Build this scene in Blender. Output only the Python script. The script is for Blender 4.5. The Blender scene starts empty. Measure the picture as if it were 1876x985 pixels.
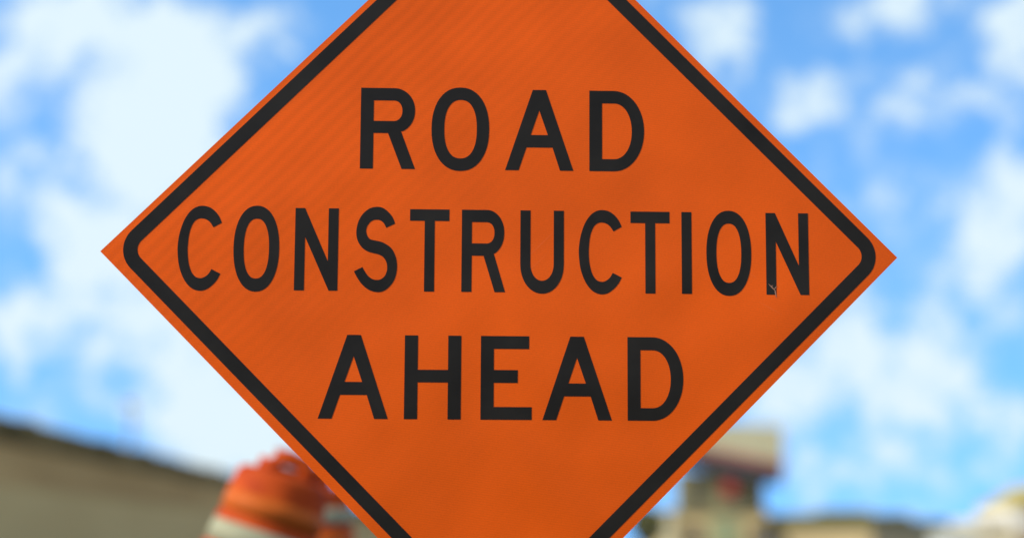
import bpy, bmesh, math, random
from mathutils import Vector, Matrix
R = math.radians
sc = bpy.context.scene
col = sc.collection
random.seed(7)

# ------------------------------------------------------------------ camera
cam_d = bpy.data.cameras.new('camera'); cam = bpy.data.objects.new('camera', cam_d); col.objects.link(cam)
cam.location = (0, 0, 0.6); cam.rotation_euler = (R(90 + 9.93), 0, 0)
cam_d.sensor_width = 36; cam_d.lens = 55.65; cam_d.clip_start = 0.05; cam_d.clip_end = 8000
cam_d.dof.use_dof = True; cam_d.dof.focus_distance = 3.41; cam_d.dof.aperture_fstop = 0.94
sc.camera = cam

# ------------------------------------------------------------------ light
SUN_EL, SUN_AZ = 34.0, -113.0      # azimuth from +Y, clockwise positive (left of the camera, slightly behind it)
SKY_STRENGTH = 0.15
sun_d = bpy.data.lights.new('sun', 'SUN'); sun = bpy.data.objects.new('sun', sun_d); col.objects.link(sun)
sd = Vector((math.sin(R(SUN_AZ)) * math.cos(R(SUN_EL)), math.cos(R(SUN_AZ)) * math.cos(R(SUN_EL)), math.sin(R(SUN_EL))))
sun.rotation_euler = sd.to_track_quat('Z', 'Y').to_euler(); sun.location = sd * 60
sun_d.energy = 5.0; sun_d.angle = R(0.53); sun_d.color = (1.0, 0.92, 0.78)

vs = sc.view_settings
vs.view_transform = 'Standard'; vs.look = 'None'; vs.gamma = 1; vs.use_curve_mapping = False; vs.exposure = 0.0
sc.cycles.max_bounces = 6

world = bpy.data.worlds.new('World'); sc.world = world; world.use_nodes = True
wt = world.node_tree; wn = wt.nodes; wl = wt.links
for n in list(wn): wn.remove(n)
def N(t, **k):
    n = wn.new(t)
    for a, b in k.items(): setattr(n, a, b)
    return n
def M(op, a, b=None, c=None):
    n = N('ShaderNodeMath', operation=op)
    for i, v in enumerate((a, b, c)):
        if v is None: continue
        if isinstance(v, (int, float)): n.inputs[i].default_value = v
        else: wl.new(v, n.inputs[i])
    return n.outputs[0]
def MR(v, a, b, c=0.0, d=1.0, smooth=True):
    n = N('ShaderNodeMapRange', interpolation_type='SMOOTHSTEP' if smooth else 'LINEAR')
    wl.new(v, n.inputs['Value'])
    for k, x in zip(('From Min', 'From Max', 'To Min', 'To Max'), (a, b, c, d)): n.inputs[k].default_value = x
    return n.outputs['Result']
def VM(op, a, b=None, c=None):
    n = N('ShaderNodeVectorMath', operation=op)
    for i, v in enumerate((a, b, c)):
        if v is None: continue
        if isinstance(v, tuple): n.inputs[i].default_value = v
        else: wl.new(v, n.inputs[i])
    return n
sky = N('ShaderNodeTexSky', sky_type='NISHITA', sun_disc=False, sun_elevation=R(SUN_EL), sun_rotation=R(SUN_AZ),
        altitude=2500, air_density=1.0, dust_density=0.1, ozone_density=2.0)
tint = N('ShaderNodeMix', data_type='RGBA', blend_type='MULTIPLY'); tint.inputs['Factor'].default_value = 1
wl.new(sky.outputs[0], tint.inputs['A']); tint.inputs['B'].default_value = (1.66, 2.55, 2.75, 1)
tc = N('ShaderNodeTexCoord')
sv = VM('NORMALIZE', VM('ADD', tc.outputs['Generated'], (0, 0, 0.35)).outputs[0]); wl.new(sv.outputs[0], sky.inputs['Vector'])
sep = N('ShaderNodeSeparateXYZ'); wl.new(tc.outputs['Generated'], sep.inputs[0])
az = M('MULTIPLY', M('ARCTAN2', sep.outputs[0], sep.outputs[1]), 57.29578)
el = M('MULTIPLY', M('ARCSINE', sep.outputs[2]), 57.29578)
cmb = N('ShaderNodeCombineXYZ'); wl.new(az, cmb.inputs[0]); wl.new(el, cmb.inputs[1])
def noise(scale, detail, rough=0.55, vec=None, off=None):
    n = N('ShaderNodeTexNoise'); n.inputs['Scale'].default_value = scale
    n.inputs['Detail'].default_value = detail; n.inputs['Roughness'].default_value = rough
    v = tc.outputs['Generated']
    if off: v = VM('ADD', v, off).outputs[0]
    wl.new(v, n.inputs['Vector']); return n
warp = VM('MULTIPLY', VM('SUBTRACT', noise(34, 6, 0.62).outputs['Color'], (0.5, 0.5, 0.5)).outputs[0], (3.4, 3.4, 0)).outputs[0]
ang = VM('ADD', cmb.outputs[0], warp).outputs[0]
# the cloud bank in this part of the sky: azimuth, elevation, half width, half height (degrees), density
CLOUDS = [(-16.57,17.70,1.19,1.28,1.00),(-14.89,18.49,2.37,0.99,0.90),(-13.22,15.87,2.57,2.17,1.10),(-14.08,13.33,2.17,2.17,1.10),(-12.01,14.79,1.68,2.57,0.90),(-12.31,17.45,1.78,1.38,0.80),(-18.31,16.80,1.09,2.57,0.90),(-17.80,12.53,1.19,1.19,0.70),(-17.10,11.53,0.89,0.79,0.50),(-15.48,10.77,1.38,1.09,0.80),(-14.32,10.06,1.98,1.19,0.90),(-17.02,8.23,1.78,1.19,0.85),(-17.60,7.07,1.19,1.38,0.70),(-14.58,7.56,1.78,1.38,0.55),(-15.79,5.62,1.38,1.19,0.35),(-11.88,5.91,1.98,2.17,0.85),(-10.49,4.39,2.17,1.78,1.10),(-9.13,3.44,2.17,1.58,1.00),(-11.25,18.37,1.19,1.19,0.70),(-9.05,18.39,0.99,0.99,0.80),(-9.78,15.95,0.59,0.89,0.55),(-10.02,7.69,1.78,1.78,0.80),(-12.56,8.78,1.78,1.38,0.80),(7.83,18.54,1.58,1.19,0.65),(7.59,17.30,0.99,1.19,0.55),(8.91,17.53,0.99,0.79,0.35),(11.04,15.80,1.28,0.89,0.75),(9.74,15.18,0.99,0.55,0.50),(14.20,18.73,1.88,0.83,0.80),(12.60,18.00,0.40,0.59,0.30),(18.11,16.81,0.99,1.78,0.85),(18.66,18.06,1.19,0.99,0.60),(15.23,15.92,1.48,0.89,0.50),(16.81,15.24,0.89,0.63,0.55),(13.25,14.62,0.89,0.43,0.30),(17.62,11.22,1.58,1.68,0.90),(16.81,9.94,1.28,1.19,0.75),(18.36,12.68,0.99,1.19,0.65),(13.93,12.57,0.79,0.59,0.22),(12.11,7.64,1.19,1.78,0.80),(10.81,5.93,1.78,1.19,0.90),(9.25,4.99,1.58,1.19,0.80),(14.79,6.41,1.78,1.48,0.75),(13.45,5.49,1.19,1.19,0.45),(15.57,5.15,1.19,1.38,0.60),(13.77,4.34,1.58,1.19,0.45),(17.43,4.17,1.09,0.99,0.80),(13.53,2.82,1.38,0.99,0.35),(10.70,2.47,1.38,1.19,0.45),(13.63,0.75,1.58,0.83,0.70),(16.44,2.41,1.38,0.69,0.35),(17.61,7.63,1.19,0.99,0.30),(6.01,19.28,1.19,0.59,0.40),(11.6,17.9,2.0,1.6,0.10),(15.6,17.6,1.6,1.6,0.12),(15.0,10.8,2.4,2.2,0.24),(12.6,12.0,1.8,1.6,0.20),(13.4,15.2,2.6,1.5,0.2),(15.6,7.9,2.0,1.5,0.3),(14.9,3.3,3.4,2.4,0.14),(10.5,2.0,2.0,2.0,0.08),(-16.6,3.9,2.4,1.4,0.25)]
acc = None
for a, e, w, h, d in CLOUDS:
    s = 1.76
    v = VM('MULTIPLY_ADD', ang, (1/(w*s), 1/(h*s), 0), (-a/(w*s), -e/(h*s), 0))
    L = VM('LENGTH', v.outputs[0]).outputs['Value']
    g = MR(L, 0.0, 1.0, d, 0.0)
    acc = g if acc is None else M('ADD', acc, g)
# the rest of the sky, outside that bank
gen = MR(noise(3.2, 7, 0.6, off=(4.1, 2.0, 7.7)).outputs['Fac'], 0.38, 0.60)
far_az = MR(M('ABSOLUTE', az), 20.0, 27.0); far_el = MR(el, 21.0, 26.0)
gen = M('MULTIPLY', gen, M('MAXIMUM', far_az, far_el))
body = M('MAXIMUM', acc, gen)
fine = M('MULTIPLY', M('SUBTRACT', noise(55, 8, 0.68, off=(1.3, 0, 2.2)).outputs['Fac'], 0.5), 3.2)
veil = MR(noise(42, 7, 0.62, off=(6.3, 1.7, 0.4)).outputs['Fac'], 0.44, 0.74, 0.0, 0.50)
cover = MR(M('ADD', M('ADD', body, veil), M('MULTIPLY', fine, MR(body, 0.0, 0.6))), 0.05, 1.30)
far = M('MAXIMUM', far_az, far_el)
ccol = N('ShaderNodeMix', data_type='RGBA'); wl.new(far, ccol.inputs['Factor'])
ccol.inputs['A'].default_value = (5.2, 6.2, 6.7, 1); ccol.inputs['B'].default_value = (6.4, 6.0, 5.5, 1)
cmix = N('ShaderNodeMix', data_type='RGBA'); wl.new(cover, cmix.inputs['Factor'])
wl.new(tint.outputs['Result'], cmix.inputs['A']); wl.new(ccol.outputs['Result'], cmix.inputs['B'])
bg = N('ShaderNodeBackground'); wl.new(cmix.outputs['Result'], bg.inputs[0]); bg.inputs[1].default_value = SKY_STRENGTH
wo = N('ShaderNodeOutputWorld'); wl.new(bg.outputs[0], wo.inputs[0])

# ------------------------------------------------------------------ helpers
def mat(name, c, rough=0.7, spec=0.5, var=0.0, vscale=3.0, c2=None, bump=0.0, bscale=30.0, metal=0.0, stretch=(1, 1, 1)):
    m = bpy.data.materials.new(name); m.use_nodes = True
    t = m.node_tree; b = t.nodes['Principled BSDF']
    b.inputs['Roughness'].default_value = rough; b.inputs['Specular IOR Level'].default_value = spec
    b.inputs['Metallic'].default_value = metal
    b.inputs['Base Color'].default_value = (*c, 1)
    tcn = t.nodes.new('ShaderNodeTexCoord'); mp = t.nodes.new('ShaderNodeMapping'); mp.inputs['Scale'].default_value = stretch
    t.links.new(tcn.outputs['Object'], mp.inputs['Vector'])
    if var or c2:
        n = t.nodes.new('ShaderNodeTexNoise'); n.inputs['Scale'].default_value = vscale; n.inputs['Detail'].default_value = 6
        n.inputs['Roughness'].default_value = 0.6
        t.links.new(mp.outputs[0], n.inputs['Vector'])
        r = t.nodes.new('ShaderNodeValToRGB'); r.color_ramp.elements[0].position = 0.35; r.color_ramp.elements[1].position = 0.68
        if c2: r.color_ramp.elements[0].color = (*c, 1); r.color_ramp.elements[1].color = (*c2, 1)
        else:
            r.color_ramp.elements[0].color = (*[x * (1 - var) for x in c], 1); r.color_ramp.elements[1].color = (*[min(1, x * (1 + var)) for x in c], 1)
        t.links.new(n.outputs['Fac'], r.inputs[0]); t.links.new(r.outputs[0], b.inputs['Base Color'])
    if bump:
        n = t.nodes.new('ShaderNodeTexNoise'); n.inputs['Scale'].default_value = bscale; n.inputs['Detail'].default_value = 5
        t.links.new(mp.outputs[0], n.inputs['Vector'])
        bp = t.nodes.new('ShaderNodeBump'); bp.inputs['Strength'].default_value = bump; bp.inputs['Distance'].default_value = 0.02
        t.links.new(n.outputs['Fac'], bp.inputs['Height']); t.links.new(bp.outputs[0], b.inputs['Normal'])
    return m
def tag(o, label=None, cat=None, group=None, kind=None):
    if label: o['label'] = label
    if cat: o['category'] = cat
    if group: o['group'] = group
    if kind: o['kind'] = kind
    return o
def link(name, me, m=None, parent=None, loc=None, rot=None, smooth=False):
    o = bpy.data.objects.new(name, me); col.objects.link(o)
    if m is not None: me.materials.clear(); me.materials.append(m)
    if parent: o.parent = parent
    if loc: o.location = loc
    if rot: o.rotation_euler = rot
    if smooth:
        for p in me.polygons: p.use_smooth = True
    return o
def empty(name, loc=(0, 0, 0), rot=(0, 0, 0)):
    o = bpy.data.objects.new(name, None); col.objects.link(o); o.location = loc; o.rotation_euler = rot
    o.empty_display_size = 0.1
    return o
class MB:
    def __init__(s): s.b = bmesh.new()
    def box(s, c, d, rot=None, bev=0.0):
        r = bmesh.ops.create_cube(s.b, size=1)
        vs_ = r['verts']
        bmesh.ops.scale(s.b, vec=d, verts=vs_)
        if bev:
            es = list({e for v in vs_ for e in v.link_edges})
            rr = bmesh.ops.bevel(s.b, geom=es, offset=bev, segments=2, affect='EDGES', profile=0.5)
            vs_ = list({v for f in rr['faces'] for v in f.verts} | {v for v in vs_ if v.is_valid})
        mtx = Matrix.Translation(c) @ (rot.to_4x4() if rot else Matrix.Identity(4))
        bmesh.ops.transform(s.b, matrix=mtx, verts=vs_)
        return s
    def prism(s, pts, z0, z1, axis='z'):
        # pts 2D polygon; extruded along axis
        def P(p, z): return {'z': (p[0], p[1], z), 'y': (p[0], z, p[1]), 'x': (z, p[0], p[1])}[axis]
        lo = [s.b.verts.new(P(p, z0)) for p in pts]; hi = [s.b.verts.new(P(p, z1)) for p in pts]
        s.b.faces.new(lo); s.b.faces.new(list(reversed(hi)))
        n = len(pts)
        for i in range(n): s.b.faces.new((lo[i], hi[i], hi[(i + 1) % n], lo[(i + 1) % n]))
        return s
    def lathe(s, prof, seg=48, z=0):
        rings = []
        for r, h in prof:
            rings.append([s.b.verts.new((r * math.cos(2 * math.pi * k / seg), r * math.sin(2 * math.pi * k / seg), h)) for k in range(seg)] if r > 1e-6 else [s.b.verts.new((0, 0, h))])
        for a, b in zip(rings, rings[1:]):
            for k in range(seg):
                k2 = (k + 1) % seg
                if len(a) == 1 and len(b) == 1: continue
                if len(a) == 1: s.b.faces.new((a[0], b[k], b[k2]))
                elif len(b) == 1: s.b.faces.new((a[k], a[k2], b[0]))
                else: s.b.faces.new((a[k], a[k2], b[k2], b[k]))
        return s
    def tube(s, pts, r, seg=10):
        pts = [Vector(p) for p in pts]; prev = None
        rr = r if isinstance(r, (list, tuple)) else [r] * len(pts)
        for i, p in enumerate(pts):
            d = (pts[min(i + 1, len(pts) - 1)] - pts[max(i - 1, 0)]).normalized()
            u = d.cross(Vector((0, 0, 1)) if abs(d.z) < 0.9 else Vector((1, 0, 0))).normalized(); v = d.cross(u)
            ring = [s.b.verts.new(p + (u * math.cos(2 * math.pi * k / seg) + v * math.sin(2 * math.pi * k / seg)) * rr[i]) for k in range(seg)]
            if prev:
                for k in range(seg): s.b.faces.new((prev[k], prev[(k + 1) % seg], ring[(k + 1) % seg], ring[k]))
            else: s.b.faces.new(list(reversed(ring)))
            prev = ring
        s.b.faces.new(prev)
        return s
    def build(s, name, m, parent=None, **k):
        bmesh.ops.recalc_face_normals(s.b, faces=s.b.faces)
        me = bpy.data.meshes.new(name); s.b.to_mesh(me); s.b.free()
        return link(name, me, m, parent, **k)

# ------------------------------------------------------------------ ground and road
M_ground = mat('dry_ground', (0.34, 0.27, 0.17), 0.95, 0.2, c2=(0.44, 0.36, 0.23), vscale=0.6, bump=0.5, bscale=12)
M_asphalt = mat('asphalt', (0.045, 0.045, 0.047), 0.9, 0.3, c2=(0.075, 0.073, 0.07), vscale=1.3, bump=0.6, bscale=90)
M_conc = mat('kerb_concrete', (0.38, 0.36, 0.32), 0.9, 0.3, var=0.18, vscale=4, bump=0.3, bscale=60)
M_paint = mat('road_paint', (0.72, 0.72, 0.68), 0.7, 0.3, var=0.12, vscale=9)
M_yell = mat('yellow_road_paint', (0.62, 0.42, 0.05), 0.7, 0.3, var=0.15, vscale=9)
b = MB(); b.box((0, 1500, -0.5), (5000, 5000, 1.0)); tag(b.build('ground', M_ground), kind='structure')
b = MB(); b.box((-1.0, 150, -0.006), (10.6, 340, 0.02)); tag(b.build('road', M_asphalt), kind='structure')
b = MB(); b.box((-6.39, 150, 0.055), (0.18, 340, 0.13), bev=0.015); b.box((4.39, 150, 0.055), (0.18, 340, 0.13), bev=0.015)
kerb = b.build('kerb', M_conc); tag(kerb, kind='structure')
kerb.location.x = 0
b = MB(); b.box((3.9, 150, 0.009), (0.12, 340, 0.006))
tag(b.build('road_edge_line', M_paint), kind='structure')
b = MB()
for k in range(-1, 27): b.box((-2.4, k * 12.0 + 4, 0.009), (0.12, 3.0, 0.006))
tag(b.build('lane_line', M_paint), kind='structure')

# ------------------------------------------------------------------ the big diamond sign
def bow(m, nxt=None):
    # the thin plate is slightly bowed and its film rippled
    t = m.node_tree; b_ = t.nodes['Principled BSDF']
    def ma(op, a, b2):
        x = t.nodes.new('ShaderNodeMath'); x.operation = op
        for i, v in enumerate((a, b2)):
            if isinstance(v, (int, float)): x.inputs[i].default_value = v
            else: t.links.new(v, x.inputs[i])
        return x.outputs[0]
    tcn = t.nodes.new('ShaderNodeTexCoord')
    mp = t.nodes.new('ShaderNodeMapping'); mp.inputs['Rotation'].default_value = (0, 0, R(-55)); t.links.new(tcn.outputs['Object'], mp.inputs[0])
    sp = t.nodes.new('ShaderNodeSeparateXYZ'); t.links.new(mp.outputs[0], sp.inputs[0])
    n = t.nodes.new('ShaderNodeTexNoise'); n.inputs['Scale'].default_value = 2.2; n.inputs['Detail'].default_value = 2; t.links.new(tcn.outputs['Object'], n.inputs['Vector'])
    h = ma('ADD', ma('MULTIPLY', ma('MULTIPLY', sp.outputs[1], sp.outputs[1]), -0.018), ma('MULTIPLY', n.outputs['Fac'], 0.016))
    bp = t.nodes.new('ShaderNodeBump'); bp.inputs['Strength'].default_value = 1.0; bp.inputs['Distance'].default_value = 1.0
    t.links.new(h, bp.inputs['Height'])
    t.links.new(bp.outputs[0], nxt.inputs['Normal'] if nxt else b_.inputs['Normal'])
M_orange = mat('orange_sheeting', (0.80, 0.102, 0.003), 0.35, 0.13)
def sheeting(m):
    t = m.node_tree; b_ = t.nodes['Principled BSDF']
    tcn = t.nodes.new('ShaderNodeTexCoord')
    mp = t.nodes.new('ShaderNodeMapping'); mp.inputs['Rotation'].default_value = (0, 0, R(-45)); t.links.new(tcn.outputs['Object'], mp.inputs[0])
    w = t.nodes.new('ShaderNodeTexWave'); w.wave_type = 'BANDS'; w.bands_direction = 'Y'; w.wave_profile = 'SIN'
    w.inputs['Scale'].default_value = 13; w.inputs['Distortion'].default_value = 2.6; w.inputs['Detail'].default_value = 4; w.inputs['Detail Scale'].default_value = 0.5
    t.links.new(mp.outputs[0], w.inputs['Vector'])
    # fine cell weave of the reflective film
    mp2 = t.nodes.new('ShaderNodeMapping'); mp2.inputs['Rotation'].default_value = (0, 0, R(8)); t.links.new(tcn.outputs['Object'], mp2.inputs[0])
    w2 = t.nodes.new('ShaderNodeTexWave'); w2.wave_type = 'BANDS'; w2.bands_direction = 'Y'; w2.inputs['Scale'].default_value = 64
    w2.inputs['Distortion'].default_value = 2.2; w2.inputs['Detail'].default_value = 3; w2.inputs['Detail Scale'].default_value = 1.5
    t.links.new(mp2.outputs[0], w2.inputs['Vector'])
    n = t.nodes.new('ShaderNodeTexNoise'); n.inputs['Scale'].default_value = 3.0; n.inputs['Detail'].default_value = 5; t.links.new(tcn.outputs['Object'], n.inputs['Vector'])
    n2 = t.nodes.new('ShaderNodeTexNoise'); n2.inputs['Scale'].default_value = 260; n2.inputs['Detail'].default_value = 3; t.links.new(tcn.outputs['Object'], n2.inputs['Vector'])
    # the bands fade out away from the upper left edge
    sp = t.nodes.new('ShaderNodeSeparateXYZ'); t.links.new(mp.outputs[0], sp.inputs[0])
    fr = t.nodes.new('ShaderNodeMapRange'); t.links.new(sp.outputs[1], fr.inputs[0])
    fr.inputs[1].default_value = 0.05; fr.inputs[2].default_value = 0.6; fr.inputs[3].default_value = 0.10; fr.inputs[4].default_value = 1.0
    def ma(op, a, b2):
        x = t.nodes.new('ShaderNodeMath'); x.operation = op
        for i, v in enumerate((a, b2)):
            if isinstance(v, (int, float)): x.inputs[i].default_value = v
            else: t.links.new(v, x.inputs[i])
        return x.outputs[0]
    c0 = lambda s_: ma('SUBTRACT', s_, 0.5)
    s = ma('MULTIPLY', ma('MULTIPLY', c0(w.outputs['Fac']), fr.outputs[0]), 0.10)
    s = ma('ADD', s, ma('MULTIPLY', c0(w2.outputs['Fac']), 0.07))
    s = ma('ADD', s, ma('MULTIPLY', c0(n.outputs['Fac']), 0.42))
    s = ma('ADD', s, ma('MULTIPLY', c0(n2.outputs['Fac']), 0.22))
    s = ma('ADD', s, 1.0)
    mx = t.nodes.new('ShaderNodeVectorMath'); mx.operation = 'SCALE'; mx.inputs[0].default_value = b_.inputs['Base Color'].default_value[:3]
    t.links.new(s, mx.inputs['Scale']); t.links.new(mx.outputs[0], b_.inputs['Base Color'])
    bp = t.nodes.new('ShaderNodeBump'); bp.inputs['Strength'].default_value = 0.08; bp.inputs['Distance'].default_value = 0.002
    t.links.new(n2.outputs['Fac'], bp.inputs['Height']); t.links.new(bp.outputs[0], b_.inputs['Normal'])
    bow(m, bp)
M_black = mat('black_vinyl', (0.019, 0.016, 0.012), 0.35, 0.12, var=0.25, vscale=5)
sheeting(M_orange); bow(M_black)
M_alu = mat('bare_aluminium', (0.55, 0.55, 0.56), 0.45, 0.5, metal=0.9, var=0.08, vscale=8)
M_steel = mat('galvanised_steel', (0.42, 0.43, 0.44), 0.5, 0.5, metal=0.7, var=0.15, vscale=14)
M_scratch = mat('scratched_film', (0.42, 0.20, 0.12), 0.6, 0.4)

SIGN_C = Vector((-0.02131, 3.35228, 1.22211)); SIGN_R = (R(92.8229), R(0.2297), R(1.8481))
sign = empty('road_sign', (SIGN_C.x, SIGN_C.y + 0.10, 0.0))
tag(sign, 'orange diamond road sign lettered ROAD CONSTRUCTION AHEAD in black with a black border', 'road sign')
FLOC = SIGN_C - sign.location
def flat(name, loops, z0, z1, m):
    """outline and holes in millimetres on the sign face -> thin raised sheet"""
    cu = bpy.data.curves.new(name, 'CURVE'); cu.dimensions = '2D'; cu.fill_mode = 'BOTH'
    cu.extrude = (z1 - z0) / 2
    for lp in loops:
        s = cu.splines.new('POLY'); s.points.add(len(lp) - 1); s.use_cyclic_u = True
        for i, (x, y) in enumerate(lp): s.points[i].co = (x / 1000, y / 1000, 0, 1)
    tmp = bpy.data.objects.new('tmp', cu); col.objects.link(tmp)
    bpy.context.view_layer.update()
    me = bpy.data.meshes.new_from_object(tmp, depsgraph=bpy.context.evaluated_depsgraph_get())
    bpy.data.objects.remove(tmp); bpy.data.curves.remove(cu)
    me.transform(Matrix.Translation((0, 0, (z0 + z1) / 2))); me.name = name
    return link(name, me, m, sign, loc=FLOC, rot=SIGN_R)
PLATE = [(-858.9, -5.1), (1.6, 853.0), (858.1, -2.0), (0.6, -864.6)]
back = flat('back_plate', [[(x * 0.9985, y * 0.9985) for x, y in PLATE]], -0.0030, -0.0006, M_alu)
face = flat('sign_face', [PLATE], -0.0006, 0.0, M_orange)
def rounded_diamond(h, r):
    out = []; k = h - r * math.sqrt(2)
    for i, (cx, cy) in enumerate(((k, 0), (0, k), (-k, 0), (0, -k))):
        a0 = -45 + 90 * i
        out += [(cx + r * math.cos(R(a0 + 90 * j / 14)), cy + r * math.sin(R(a0 + 90 * j / 14))) for j in range(15)]
    return out
flat('border', [rounded_diamond(834.5, 58), rounded_diamond(791.2, 27)], 0.0001, 0.0005, M_black)

def ell(cx, cy, a, b_, n=2.0, a0=0, a1=360, seg=48):
    out = []
    for i in range(seg + (0 if a1 - a0 == 360 else 1)):
        t = R(a0 + (a1 - a0) * i / seg); c_, s_ = math.cos(t), math.sin(t)
        out.append((cx + a * math.copysign(abs(c_) ** (2 / n), c_), cy + b_ * math.copysign(abs(s_) ** (2 / n), s_)))
    return out
def smooth_pts(p):
    out = []
    for i in range(len(p) - 1):
        p0, p1, p2, p3 = p[max(i - 1, 0)], p[i], p[i + 1], p[min(i + 2, len(p) - 1)]
        for j in range(4):
            t = j / 4
            out.append(tuple(0.5 * (2 * p1[k] + (p2[k] - p0[k]) * t + (2 * p0[k] - 5 * p1[k] + 4 * p2[k] - p3[k]) * t * t + (3 * p1[k] - p0[k] - 3 * p2[k] + p3[k]) * t ** 3) for k in (0, 1)))
    return out + [p[-1]]
S_OUT = [(83.0,146.2),(76.5,161.4),(64.9,174.4),(53.7,181.0),(42.8,182.2),(28.3,178.8),(13.9,167.1),(3.8,149.0),(0.0,126.8),(3.5,107.9),(13.1,93.3),(24.7,85.4),(36.1,81.9),(48.7,78.9),(59.1,72.7),(65.5,62.3),(67.4,51.8),(66.3,41.3),(61.9,31.8),(54.7,25.9),(46.4,23.9),(37.1,25.3),(26.6,32.5),(19.1,42.9),(14.4,51.3)]
S_IN = [(-3.7,42.1),(3.8,28.1),(14.5,13.6),(29.2,2.2),(46.8,-2.4),(62.3,1.1),(76.7,14.2),(85.7,32.0),(88.5,54.1),(85.1,75.1),(75.5,92.8),(62.8,102.2),(52.4,106.7),(41.9,108.9),(30.4,111.7),(24.1,118.6),(21.2,128.1),(22.7,138.6),(28.8,148.2),(36.0,153.1),(43.3,154.3),(51.6,152.7),(59.0,146.4),(64.0,137.0)]
C_OUT = [(92.4,144.2),(85.8,158.5),(76.1,170.2),(64.5,177.8),(50.0,180.6),(36.6,177.5),(24.4,168.3),(12.5,150.3),(3.8,124.0),(0.0,99.0),(0.0,79.0),(3.0,54.5),(9.4,33.5),(19.0,15.4),(32.5,2.0),(48.5,-2.8),(62.9,0.3),(75.6,9.6),(85.5,21.2),(92.0,34.2)]
C_IN = [(72.9,44.0),(66.7,33.5),(57.6,26.3),(48.4,24.3),(38.3,28.0),(29.6,39.4),(23.8,58.2),(21.3,79.0),(21.3,97.7),(23.6,119.8),(28.1,136.3),(34.3,146.9),(41.8,152.1),(49.7,153.3),(59.1,151.0),(67.5,144.6),(74.6,134.2)]
GL = {
 'wR': [[(0, 0), (0, 178)] + [(72, 178)] + ell(72, 128.2, 45.6, 49.8, 2.05, 88, -64, 30) + [(87.7, 82.4), (118.9, 0), (90, 0), (59.6, 78.4), (28, 78.4), (28, 0)],
        [(28, 150.6)] + ell(71, 127.8, 19.2, 22.8, 2.15, 90, -90, 24) + [(28, 105)]],
 'wO': [ell(62.6, 89.1, 62.6, 92.2, 2.2), ell(63, 89.1, 35.4, 64.7, 2.32)],
 'wA': [[(0, 0), (59.4, 178), (88.2, 178), (148.1, 0), (119.2, 0), (102.9, 50.5), (46.1, 50.5), (29.2, 0)], [(73.7, 132.8), (92.6, 78), (55.2, 78)]],
 'wD': [[(0, 0), (0, 178)] + ell(53.5, 89, 66.0, 89, 2.03, 90, -90, 40), [(27.6, 150.2)] + ell(53.5, 88.4, 39.2, 61.8, 2.1, 90, -90, 32) + [(27.6, 26.6)]],
 'H': [[(0, 0), (0, 178), (28, 178), (28, 104.8), (92.6, 104.8), (92.6, 178), (120.4, 178), (120.4, 0), (92.6, 0), (92.6, 78), (28, 78), (28, 0)]],
 'E': [[(0, 0), (0, 178), (103, 178), (103, 150.6), (27.8, 150.6), (27.8, 105.5), (79, 105.5), (79, 78.2), (27.8, 78.2), (27.8, 27), (109, 27), (109, 0)]],
 'C': [smooth_pts(C_OUT) + smooth_pts(C_IN)],
 'S': [smooth_pts(S_OUT) + smooth_pts(S_IN)],
 'O': [ell(48.7, 89.2, 48.7, 92.8, 2.2), ell(48.7, 89.2, 27.1, 64.7, 2.32)],
 'N': [[(0, 0), (0, 178), (20.4, 178), (71.3, 62.5), (71.3, 178), (92.7, 178), (92.7, 0), (73.9, 0), (21.4, 116), (21.4, 0)]],
 'T': [[(31.8, 0), (31.8, 153), (0, 153), (0, 178), (84.6, 178), (84.6, 153), (53.3, 153), (53.3, 0)]],
 'R': [[(0, 0), (0, 178)] + ell(54, 128.2, 37.4, 49.8, 2.05, 90, -62, 30) + [(69, 83.2), (93.9, 0), (71.3, 0), (47.2, 78.4), (21.7, 78.4), (21.7, 0)],
       [(21.7, 151.4)] + ell(53.5, 128.2, 17, 23.2, 2.15, 90, -90, 24) + [(21.7, 105)]],
 'U': [[(0, 178), (21.7, 178), (21.7, 62)] + ell(46.9, 62, 25.2, 36.6, 2.05, 180, 360, 24)[1:] + [(72.1, 178), (93.8, 178), (93.8, 62)] + list(reversed(ell(46.9, 62, 46.9, 64.5, 2.05, 180, 360, 36)[:-1]))],
 'I': [[(0, 0), (0, 178), (21.6, 178), (21.6, 0)]],
}
for g, u in (('wR', -308.9), ('wO', -155.1), ('wA', 5.3), ('wD', 188.4)):
    flat('letter', [[(x + u, y + 180.9) for x, y in lp] for lp in GL[g]], 0.0001, 0.0005, M_black)
for g, u in (('C', -694.5), ('O', -575.8), ('N', -445.1), ('S', -314.0), ('T', -199.0), ('R', -87.2), ('U', 39.2), ('C', 165.8), ('T', 277.5), ('I', 388.2), ('O', 441.9), ('N', 571.5)):
    flat('letter', [[(x + u, y - 85.0) for x, y in lp] for lp in GL[g]], 0.0001, 0.0005, M_black)
for g, u in (('wA', -388.6), ('H', -206.4), ('E', -44.0), ('wA', 88.0), ('wD', 270.0)):
    flat('letter', [[(x + u, y - 357.3) for x, y in lp] for lp in GL[g]], 0.0001, 0.0005, M_black)
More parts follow.
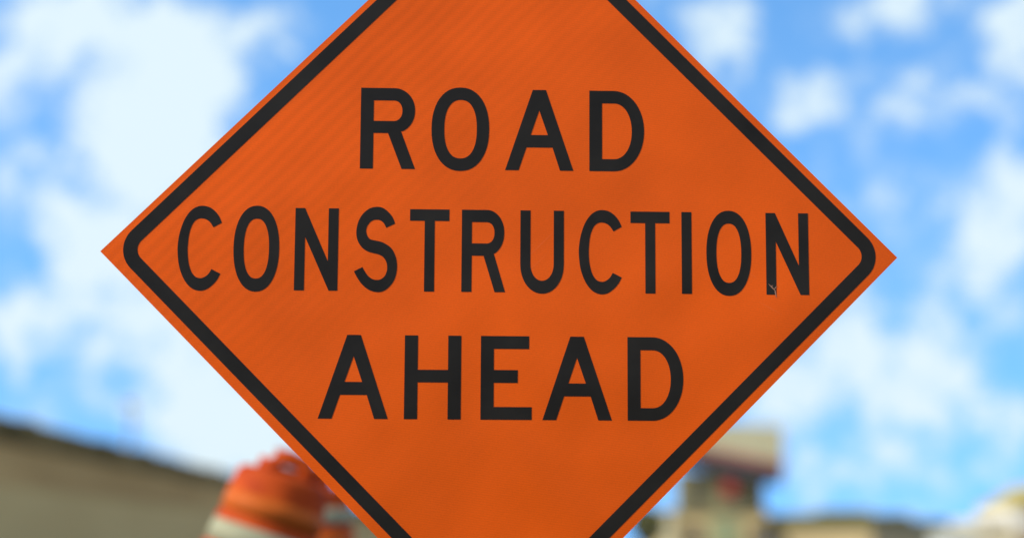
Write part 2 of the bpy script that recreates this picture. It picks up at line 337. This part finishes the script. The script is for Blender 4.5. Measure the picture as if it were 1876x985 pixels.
# small scratches across the foot of the last N
def sliver(a, b_, w): 
    dx, dy = b_[0] - a[0], b_[1] - a[1]; l = math.hypot(dx, dy); nx, ny = -dy / l * w / 2, dx / l * w / 2
    return [(a[0] - nx * .2, a[1] - ny * .2), ((a[0] + b_[0]) / 2 - nx, (a[1] + b_[1]) / 2 - ny), (b_[0] - nx * .2, b_[1] - ny * .2), (b_[0] + nx * .2, b_[1] + ny * .2), ((a[0] + b_[0]) / 2 + nx, (a[1] + b_[1]) / 2 + ny), (a[0] + nx * .2, a[1] + ny * .2)]
for a, b_, w in (((576, -62), (592, -78), 2.2), ((588, -74), (594, -66), 1.8), ((589, -71), (592.6, -92), 2.4), ((581, -67), (586, -65), 1.5)):
    flat('scratch', [sliver(a, b_, w)], 0.0005, 0.0008, M_scratch)
M_scr2 = mat('scuffed_orange_film', (0.80, 0.125, 0.012), 0.5, 0.4)
for a, b_, w in (((555, -101), (604, -128), 1.1), ((536, -40), (552, -50), 0.9), ((43, -20), (120, 55), 1.0), ((52, -45), (95, -2), 0.9)):
    flat('scratch', [sliver(a, b_, w)], 0.00001, 0.00006, M_scr2)

# stand: mast and cross bars behind the plate, spring base and four splayed legs
rotm = Matrix.Rotation(SIGN_R[2], 3, 'Z') @ Matrix.Rotation(SIGN_R[1], 3, 'Y') @ Matrix.Rotation(SIGN_R[0], 3, 'X')
def onp(u, v, w): return FLOC + rotm @ Vector((u, v, w))
for d in (Vector((0, -0.80, -0.019)), ):
    MB().box((0, -0.095, -0.0205), (0.032, 1.56, 0.032), bev=0.003).build('mast', M_steel, sign, loc=FLOC, rot=SIGN_R)
MB().box((0, 0.0, -0.0425), (1.45, 0.026, 0.008), bev=0.002).build('cross_bar', M_steel, sign, loc=FLOC, rot=SIGN_R)
foot = onp(0, -0.86, -0.0205)
mb = MB()
mb.tube([foot + Vector((0.028 * math.cos(t * 0.6), 0.028 * math.sin(t * 0.6), 0.03 - t * 0.0011)) for t in range(110)], 0.005, 6)
mb.build('spring', M_steel, sign, smooth=True)
hub = Vector((foot.x, foot.y, foot.z - 0.13))
MB().box(tuple(hub), (0.13, 0.13, 0.07), bev=0.008).build('base_hub', M_steel, sign)
for sx, sy in ((1, 1), (1, -1), (-1, 1), (-1, -1)):
    p0 = hub + Vector((0.05 * sx, 0.05 * sy, 0)); p1 = Vector((0.62 * sx + hub.x, 0.50 * sy + hub.y, 0.018))
    MB().tube([p0, p1], 0.016, 12).build('leg', M_steel, sign)

# ------------------------------------------------------------------ traffic drums
M_dor = mat('drum_orange_plastic', (0.52, 0.075, 0.008), 0.7, 0.1, c2=(0.34, 0.035, 0.005), vscale=6, bump=0.15, bscale=20)
M_dre = mat('drum_orange_reflective_band', (0.50, 0.10, 0.010), 0.6, 0.15, var=0.1, vscale=8)
M_dwh = mat('drum_white_reflective_band', (0.33, 0.32, 0.20), 0.6, 0.15, var=0.1, vscale=8)
M_rub = mat('black_rubber', (0.025, 0.025, 0.025), 0.8, 0.3, var=0.2, vscale=10)
def drum(label, loc, rot, size=(1, 1, 1), bands=((0.745, 0.855, 'o'), (0.57, 0.69, 'w'), (0.40, 0.525, 'o'), (0.17, 0.30, 'w'))):
    t = empty('traffic_drum', loc, rot); t.scale = size; tag(t, label, 'traffic drum', 'traffic drums behind the sign')
    prof = [(0, 0.02), (0.292, 0.02), (0.288, 0.13), (0.258, 0.15), (0.250, 0.33), (0.238, 0.36), (0.228, 0.56), (0.216, 0.58), (0.212, 0.72), (0.204, 0.735), (0.201, 0.87), (0.196, 0.885), (0.192, 0.955), (0.182, 0.980), (0.155, 0.995), (0.0, 0.998)]
    MB().lathe(prof).build('body', M_dor, t, smooth=True)
    MB().lathe([(0.0, 0.0), (0.34, 0.0), (0.345, 0.03), (0.33, 0.055), (0.296, 0.06)]).build('rubber_base', M_rub, t, smooth=True)
    def r_at(z):
        for (r0, z0), (r1, z1) in zip(prof[1:], prof[2:]):
            if z0 <= z <= z1: return r0 + (r1 - r0) * (z - z0) / (z1 - z0)
        return 0.2
    for z0, z1, k in bands:
        m = M_dwh if k == 'w' else M_dre
        MB().lathe([(r_at(z0) - 0.002, z0), (r_at(z0) + 0.003, z0 + 0.001), (r_at(z1) + 0.003, z1 - 0.001), (r_at(z1) - 0.002, z1)]).build('reflective_band', m, t, smooth=True)
    hp = [(-0.078, 0, 0.97), (-0.076, 0, 1.05), (-0.056, 0, 1.078), (0, 0, 1.086), (0.056, 0, 1.078), (0.076, 0, 1.05), (0.078, 0, 0.97)]
    MB().tube([(-0.09, 0, 0.995), (0.09, 0, 0.995)], 0.04, 12).build('handle_base', M_dor, t, smooth=True)
    MB().tube(hp, 0.046, 12).build('handle', M_dor, t, smooth=True)
    return t
drum('leaning orange and white traffic drum with its left side in the sun', (-1.285, 7.2, 0.100), (R(2), R(17.6), R(12)), (1.12, 1.12, 0.86))
drum('upright traffic drum mostly hidden behind the leaning drum and the sign', (-1.16, 9.5, 0.0), (0, R(-1.0), R(60)), (1.10, 1.10, 0.95), ((0.60, 0.70, 'o'), (0.765, 0.865, 'w'), (0.40, 0.525, 'w'), (0.17, 0.30, 'o')))

# ------------------------------------------------------------------ long concrete wall at left
M_wall = mat('weathered_concrete', (0.38, 0.25, 0.10), 0.95, 0.1, c2=(0.56, 0.385, 0.165), vscale=0.16, bump=0.4, bscale=3, stretch=(1, 0.35, 2.0))
M_wall2 = mat('lighter_concrete_band', (0.54, 0.405, 0.18), 0.95, 0.1, c2=(0.62, 0.48, 0.22), vscale=0.14, bump=0.4, bscale=3, stretch=(1, 0.4, 1.5))
M_cope = mat('mossy_coping', (0.075, 0.060, 0.022), 0.95, 0.1, c2=(0.26, 0.20, 0.085), vscale=0.25, bump=0.4, bscale=3)
wall = empty('concrete_wall', (-15.83, 20, 0))
tag(wall, 'long brown concrete wall with a dark mossy coping, running away behind the traffic drums', 'wall')
L = 260
MB().box((-0.25, L / 2, 1.2), (0.5, L, 2.5)).build('wall_footing', M_wall2, wall)
mb = MB()
k = 0.0
while k < L:
    mb.box((-0.29, k + 2.985, 3.225), (0.5, 5.97, 1.546)); k += 6.0
mb.build('wall_panel', M_wall, wall)
mb = MB(); mb.box((-0.22, L / 2, 4.20), (0.66, L, 0.78), bev=0.03); mb.build('coping', M_cope, wall)
mb = MB(); random.seed(3)
k = 1.5
while k < L:
    w = random.uniform(1.0, 3.6); h = random.uniform(0.06, 0.16)
    mb.box((-0.24, k, 4.588 + h / 2), (0.3, w, h), bev=0.03); k += w + random.uniform(0.2, 5)
mb.build('coping_cap', M_cope, wall)
# lamp post beyond the wall
M_lamp = mat('pale_grey_paint', (0.22, 0.24, 0.26), 0.6, 0.4, var=0.1)
lp = empty('street_lamp', (-19.55, 80, 0)); tag(lp, 'slim pale grey street lamp standing beyond the concrete wall', 'street lamp')
MB().tube([(0, 0, 0), (0.15, 0, 4), (0.35, 0, 7.0)], [0.14, 0.13, 0.11], 12).build('pole', M_lamp, lp, smooth=True)
MB().tube([(0.35, 0, 7.0), (0.38, 0, 7.35), (0.42, -0.3, 7.55), (0.44, -0.7, 7.62)], 0.05, 8).build('arm', M_lamp, lp, smooth=True)
MB().box((0.42, -0.75, 7.62), (0.36, 0.9, 0.30), bev=0.06).build('lamp_head', M_lamp, lp)

# ------------------------------------------------------------------ shop, billboard and lamp at right
M_tan = mat('tan_stucco', (0.54, 0.42, 0.20), 0.9, 0.2, var=0.1, vscale=0.8)
M_tan2 = mat('dull_tan_stucco', (0.46, 0.37, 0.20), 0.9, 0.2, var=0.12, vscale=0.3)
M_cream = mat('cream_stucco', (0.66, 0.60, 0.38), 0.9, 0.2, var=0.08, vscale=0.8)
M_sage = mat('sage_green_panel', (0.28, 0.32, 0.17), 0.7, 0.4, var=0.1, vscale=0.8)
M_eave = mat('dark_olive_fascia', (0.125, 0.125, 0.045), 0.8, 0.3, var=0.2, vscale=0.5)
M_dark = mat('dark_bronze_glass', (0.03, 0.035, 0.035), 0.15, 0.6, var=0.1)
M_board = mat('faded_cream_billboard', (0.44, 0.41, 0.25), 0.7, 0.2, c2=(0.53, 0.50, 0.32), vscale=0.5)
M_rust = mat('faded_red_brown_band', (0.34, 0.12, 0.085), 0.8, 0.3, var=0.2, vscale=0.6)
M_char = mat('charcoal_steel', (0.040, 0.040, 0.045), 0.7, 0.4, var=0.15, vscale=2)
M_red = mat('red_emblem', (0.36, 0.020, 0.010), 0.5, 0.5, var=0.08)
M_olive = mat('olive_grey_render', (0.17, 0.155, 0.08), 0.9, 0.2, c2=(0.29, 0.265, 0.14), vscale=0.7)
shop = empty('shop_building', (9.0, 110, 0))
tag(shop, 'low tan shop building with a sage green panel below the billboard', 'shop')
X0 = 9.0
def bx(name, x0, x1, y0, y1, z0, z1, m, par, ox, oy, bev=0.02):
    return MB().box(((x0 + x1) / 2 - ox, (y0 + y1) / 2 - oy, (z0 + z1) / 2), (x1 - x0, y1 - y0, z1 - z0), bev=bev).build(name, m, par)
bx('wall', 10.2, 17.5, 110.0, 124, 0, 2.95, M_tan, shop, X0, 110)
bx('roof', 10.0, 17.6, 109.8, 124.2, 2.953, 3.10, M_olive, shop, X0, 110)
bx('pilaster', 10.15, 11.1, 109.75, 109.998, 0, 2.90, M_cream, shop, X0, 110)
bx('door_panel', 13.6, 15.6, 109.9, 109.998, 0, 2.55, M_sage, shop, X0, 110)
bx('window', 11.9, 13.1, 109.93, 109.998, 0.8, 1.9, M_dark, shop, X0, 110)
bx('window', 16.4, 17.9, 109.93, 109.998, 0.8, 1.9, M_dark, shop, X0, 110)
# rooftop block with the round red emblem
bx('rooftop_block', 11.7, 17.05, 110.6, 114, 3.102, 5.7, M_olive, shop, X0, 110)
em = MB().lathe([(0, -0.06), (0.50, -0.06), (0.54, 0.0), (0.50, 0.06), (0, 0.06)], 32).build('emblem', M_red, shop, loc=(14.85 - X0, 109.2 - 110, 4.50), rot=(R(90), 0, 0))
# receding wing
wing = empty('long_building', (17.75, 111, 0), (0, 0, R(-11.5)))
tag(wing, 'long low tan building with a dark olive roof edge receding to the right', 'building')
wing.rotation_euler = (0, 0, math.atan2(118, 41) - math.pi / 2)
MB().box((3.5, 110, 0.95), (7, 220, 1.9), bev=0.02).build('wall', M_tan2, wing)
MB().box((3.4, 110, 2.37), (7.6, 220.6, 0.92), bev=0.03).build('roof_edge', M_eave, wing)
for k in range(18):
    MB().box((-0.02, 6 + k * 11, 0.95), (0.06, 4.2, 0.8)).build('window', M_dark, wing)
for k, h, w in ((14, 0.5, 5), (46, 0.8, 9), (97, 1.0, 16), (150, 1.1, 20)):
    MB().box((3.4, k, 2.83 + h / 2), (3.5, w, h), bev=0.05).build('rooftop_unit', M_eave, wing)
# billboard
bill = empty('billboard', (14.5, 111.5, 0))
tag(bill, 'large cream billboard with a red brown lower band on posts above the shop roof', 'billboard')
def bp_(pts, y0, y1, name, m): return MB().prism([(x - 14.5, z) for x, z in pts], y0 - 111.5, y1 - 111.5, 'y').build(name, m, bill)
bp_([(11.3, 9.05), (18.72, 8.78), (18.72, 6.30), (11.3, 7.75)], 109.5, 110.1, 'panel', M_board)
bp_([(11.3, 7.747), (18.70, 6.297), (18.66, 5.75), (11.3, 7.20)], 109.42, 110.15, 'lower_band', M_rust)
bp_([(11.3, 7.197), (18.62, 5.747), (18.5, 4.75), (17.2, 4.9), (11.3, 6.15)], 109.35, 110.3, 'catwalk', M_char)
for x in (12.6, 15.6, 17.25): MB().box((x - 14.5, -0.9, 2.6), (0.36, 0.3, 5.2)).build('post', M_char, bill)
# small dark conifer beside the shop
random.seed(11)
M_bark = mat('bark', (0.09, 0.065, 0.045), 0.95, 0.2, var=0.3, vscale=8)
M_leaf = mat('dark_olive_leaves', (0.10, 0.105, 0.030), 0.8, 0.2, c2=(0.17, 0.17, 0.055), vscale=2.0)
tree = empty('small_tree', (8.45, 100, 0.0)); tag(tree, 'small dark olive tree at the left end of the tan shop', 'tree')
mb = MB(); mb.tube([(0, 0, 0), (0.03, 0, 1.2), (0.0, 0, 2.5)], [0.12, 0.09, 0.03], 8)
for k in range(8):
    a = k * 2.4; z = 0.7 + k * 0.2
    mb.tube([(0, 0, z), (0.5 * math.cos(a), 0.5 * math.sin(a), z + 0.35)], [0.035, 0.012], 5)
mb.build('trunk', M_bark, tree)
bm = bmesh.new()
for k in range(6000):
    z = random.uniform(0.4, 3.05); rr = 1.15 * math.sin(math.pi * min(1, max(0.05, (3.1 - z) / 2.6)) ** 0.8) ** 0.7 * random.uniform(0.55, 1.05)
    a = random.uniform(0, 6.283); c_ = Vector((rr * math.cos(a), rr * math.sin(a), z))
    if math.sin(c_.x * 7 + 1) * math.sin(c_.y * 6) * math.sin(c_.z * 7) > 0.35: continue
    u = Vector((random.gauss(0, 1), random.gauss(0, 1), random.gauss(0, 1))).normalized() * 0.085
    v = u.orthogonal().normalized() * 0.05
    bm.faces.new([bm.verts.new(c_ + u), bm.verts.new(c_ + v), bm.verts.new(c_ - u), bm.verts.new(c_ - v)])
me = bpy.data.meshes.new('crown'); bm.to_mesh(me); bm.free(); link('crown', me, M_leaf, tree)
# white building with a yellow roof at far right
M_white = mat('white_painted_wall', (0.72, 0.71, 0.66), 0.8, 0.3, var=0.04)
M_gold = mat('yellow_roof', (0.38, 0.31, 0.09), 0.7, 0.3, var=0.12, vscale=1.2)
M_crm2 = mat('pale_cream_wall', (0.50, 0.46, 0.33), 0.85, 0.3, var=0.06)
M_pale = mat('pale_grey_wall', (0.40, 0.43, 0.40), 0.85, 0.3, var=0.06)
M_brown = mat('brown_shutter', (0.16, 0.10, 0.05), 0.7, 0.3, var=0.15, vscale=3)
kio = empty('white_building', (29, 90, 0)); tag(kio, 'white building with a yellow roof and a lower cream wing', 'building')
def kx(name, x0, x1, y0, y1, z0, z1, m): return bx(name, x0, x1, y0, y1, z0, z1, m, kio, 29, 90)
kx('wall', 28.1, 34.0, 90.0, 97, 0, 2.70, M_white)
MB().prism([(28.1 - 29, 2.703), (34.3 - 29, 2.703), (34.3 - 29, 4.5), (30.5 - 29, 4.2), (29.3 - 29, 3.55), (28.2 - 29, 3.0)], -0.4, 7.2, 'y').build('roof', M_gold, kio)
kx('wing', 26.2, 27.895, 90.3, 96, 0, 2.15, M_crm2)
kx('annex', 24.7, 26.195, 90.6, 95, 0, 1.50, M_pale)
kx('porch', 27.9, 34.0, 88.8, 89.998, 0, 1.75, M_crm2)
kx('shutter', 28.1, 29.2, 88.7, 88.798, 0.2, 1.45, M_brown)
